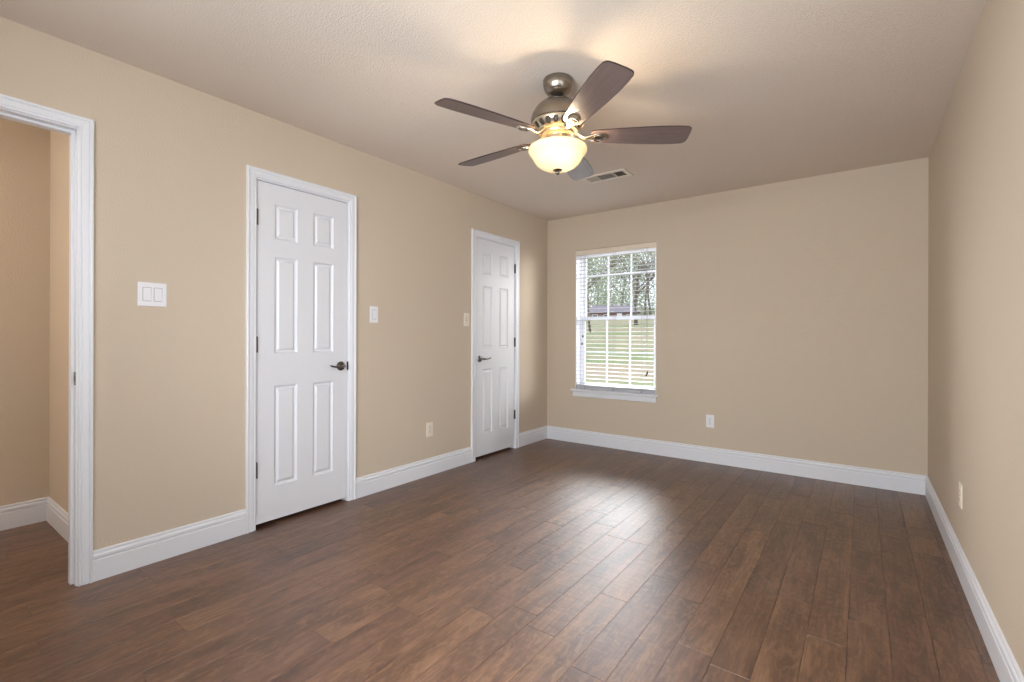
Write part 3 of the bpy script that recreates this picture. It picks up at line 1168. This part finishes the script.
def tree(label, x, y, height, spread, seed, leaf, nleaf, lsize, group=None, trunk_r=0.2, low=False):
    rn = random.Random(seed)
    t = thing('tree', label, 'tree', (x, y, ground_z(x, y) - 0.05), 0, group)
    bm = bmesh.new()
    tips = []

    def grow(p, d, ln, r, lev):
        pts, rad = [p.copy()], [r]
        n = 5
        q = p.copy()
        dd = d.copy()
        for i in range(n):
            dd = (dd + Vector((rn.uniform(-.22, .22), rn.uniform(-.22, .22), rn.uniform(-.05, .16)))).normalized()
            q = q + dd * ln / n
            pts.append(q.copy())
            rad.append(r * (1 - 0.55 * (i + 1) / n))
        tube(bm, pts, rad, 7 if lev < 2 else 5)
        if lev >= 3:
            tips.extend(pts[2:])
            return
        for k in range(5 if lev else 6):
            f = rn.uniform(0.35, 1.0) if lev else rn.uniform(0.5, 1.0)
            i = min(n - 1, int(f * n))
            base = pts[i].lerp(pts[i + 1], f * n - i)
            a = rn.uniform(0, 2 * PI)
            nd = (Vector((math.cos(a), math.sin(a), 0)) * spread + dd * 0.55 + Vector((0, 0, 0.15))).normalized()
            grow(base, nd, ln * rn.uniform(0.55, 0.78), rad[i] * 0.55, lev + 1)
    grow(Vector((0, 0, 0)), Vector((0, 0, 1)), height * 0.5, trunk_r, 0)
    link('trunk', bm, M['bark'], parent=t, smooth=True)
    if nleaf:
        bm = bmesh.new()
        for _ in range(nleaf):
            if low:
                th, hz_ = rn.uniform(0, 2 * PI), rn.uniform(0.03, 1.0)
                lump = 1 + 0.25 * math.sin(3 * th + seed) * math.sin(7 * hz_ + seed)
                rr = height * 0.33 * math.sqrt(max(0.02, 1 - (hz_ * 1.9 - 0.85) ** 2 / 1.15)) * lump * rn.uniform(0.55, 1.0)
                c = Vector((rr * math.cos(th), rr * math.sin(th), hz_ * height))
            else:
                c = rn.choice(tips) + Vector((rn.gauss(0, .35), rn.gauss(0, .35), rn.gauss(0, .3)))
            u = Vector((rn.uniform(-1, 1), rn.uniform(-1, 1), rn.uniform(-1, 1))).normalized()
            w = u.orthogonal().normalized()
            s = lsize * rn.uniform(.6, 1.3)
            bm.faces.new([bm.verts.new(c + u * s), bm.verts.new(c + w * s * .5), bm.verts.new(c - u * s), bm.verts.new(c - w * s * .5)])
        f = link('foliage', bm, leaf, parent=t)
        f['kind'] = 'stuff'
    return t

for px, yy, args, kw in (
        (590, 26, ('pale yellow green leafy tree at the left in the window view', 10, 0.85, 3, M['leaf_pale'], 3500, 0.07), dict(trunk_r=0.08)),
        (636, 34, ('bare forked grey tree standing on the lawn at the right in the window view', 9, 0.9, 8, M['leaf_grey'], 300, 0.07), dict(trunk_r=0.15)),
        (651, 46, ('thin grey tree at the right edge of the window view', 12, 0.8, 21, M['leaf_grey'], 700, 0.10), dict(trunk_r=0.13)),
        (620, 108, ('broad grey green tree rising behind the distant house roof', 19, 0.9, 5, M['leaf_grey'], 5500, 0.26), dict(trunk_r=0.3, low=True)),
        (578, 92, ('dull green bushy tree left of the distant house', 17, 0.9, 15, M['leaf_dark'], 5000, 0.24), dict(trunk_r=0.3, low=True)),
        (598, 118, ('tall pale green tree behind the left end of the distant house', 22, 0.9, 41, M['leaf_pale'], 5000, 0.28), dict(trunk_r=0.3, low=True)),
        (645, 98, ('dull green bushy tree far behind the right end of the distant house', 17, 0.9, 33, M['leaf_dark'], 5000, 0.24), dict(trunk_r=0.3, low=True))):
    x, y = out_pt(px, yy)
    tree(args[0], x, y, *args[1:], **kw)

# distant house
x, y = out_pt(612, 84)
hz = ground_z(x, y)
hs = thing('house', 'low brick house with a grey shingle roof far across the lawn', 'house', (x, y, hz - 0.3), math.radians(24))
M['brick'] = simple('far_brick', rgb(128, 96, 88), 0.9, var=0.25, nscale=3)
M['shingle'] = simple('grey_shingle', rgb(82, 76, 84), 0.9, var=0.2, nscale=4)
bm = bmesh.new()
box(bm, -4.6, 4.6, -2.8, 2.8, 0, 2.3)
wl = link('wall', bm, M['brick'], parent=hs)
bm = bmesh.new()
P = [(-5.1, -3.3, 2.25), (5.1, -3.3, 2.25), (5.1, 3.3, 2.25), (-5.1, 3.3, 2.25), (-3.6, 0, 3.75), (3.6, 0, 3.75)]
v = [bm.verts.new(p) for p in P]
for f in ((0, 1, 5, 4), (1, 2, 5), (2, 3, 4, 5), (3, 0, 4), (0, 3, 2, 1)):
    bm.faces.new([v[k] for k in f])
link('roof', bm, M['shingle'], parent=hs)
for wx in (-3.1, -1.0, 3.1):
    bm = bmesh.new()
    box(bm, wx - 0.5, wx + 0.5, -2.86, -2.78, 0.9, 1.9)
    w_ = link('window', bm, M['white'], parent=hs)
    bm = bmesh.new()
    box(bm, wx - 0.42, wx + 0.42, -2.88, -2.855, 0.98, 1.82)
    link('pane', bm, M['dark'], parent=w_)
bm = bmesh.new()
box(bm, 0.9, 1.8, -2.86, -2.78, 0.3, 2.1)
link('door', bm, M['white'], parent=hs)
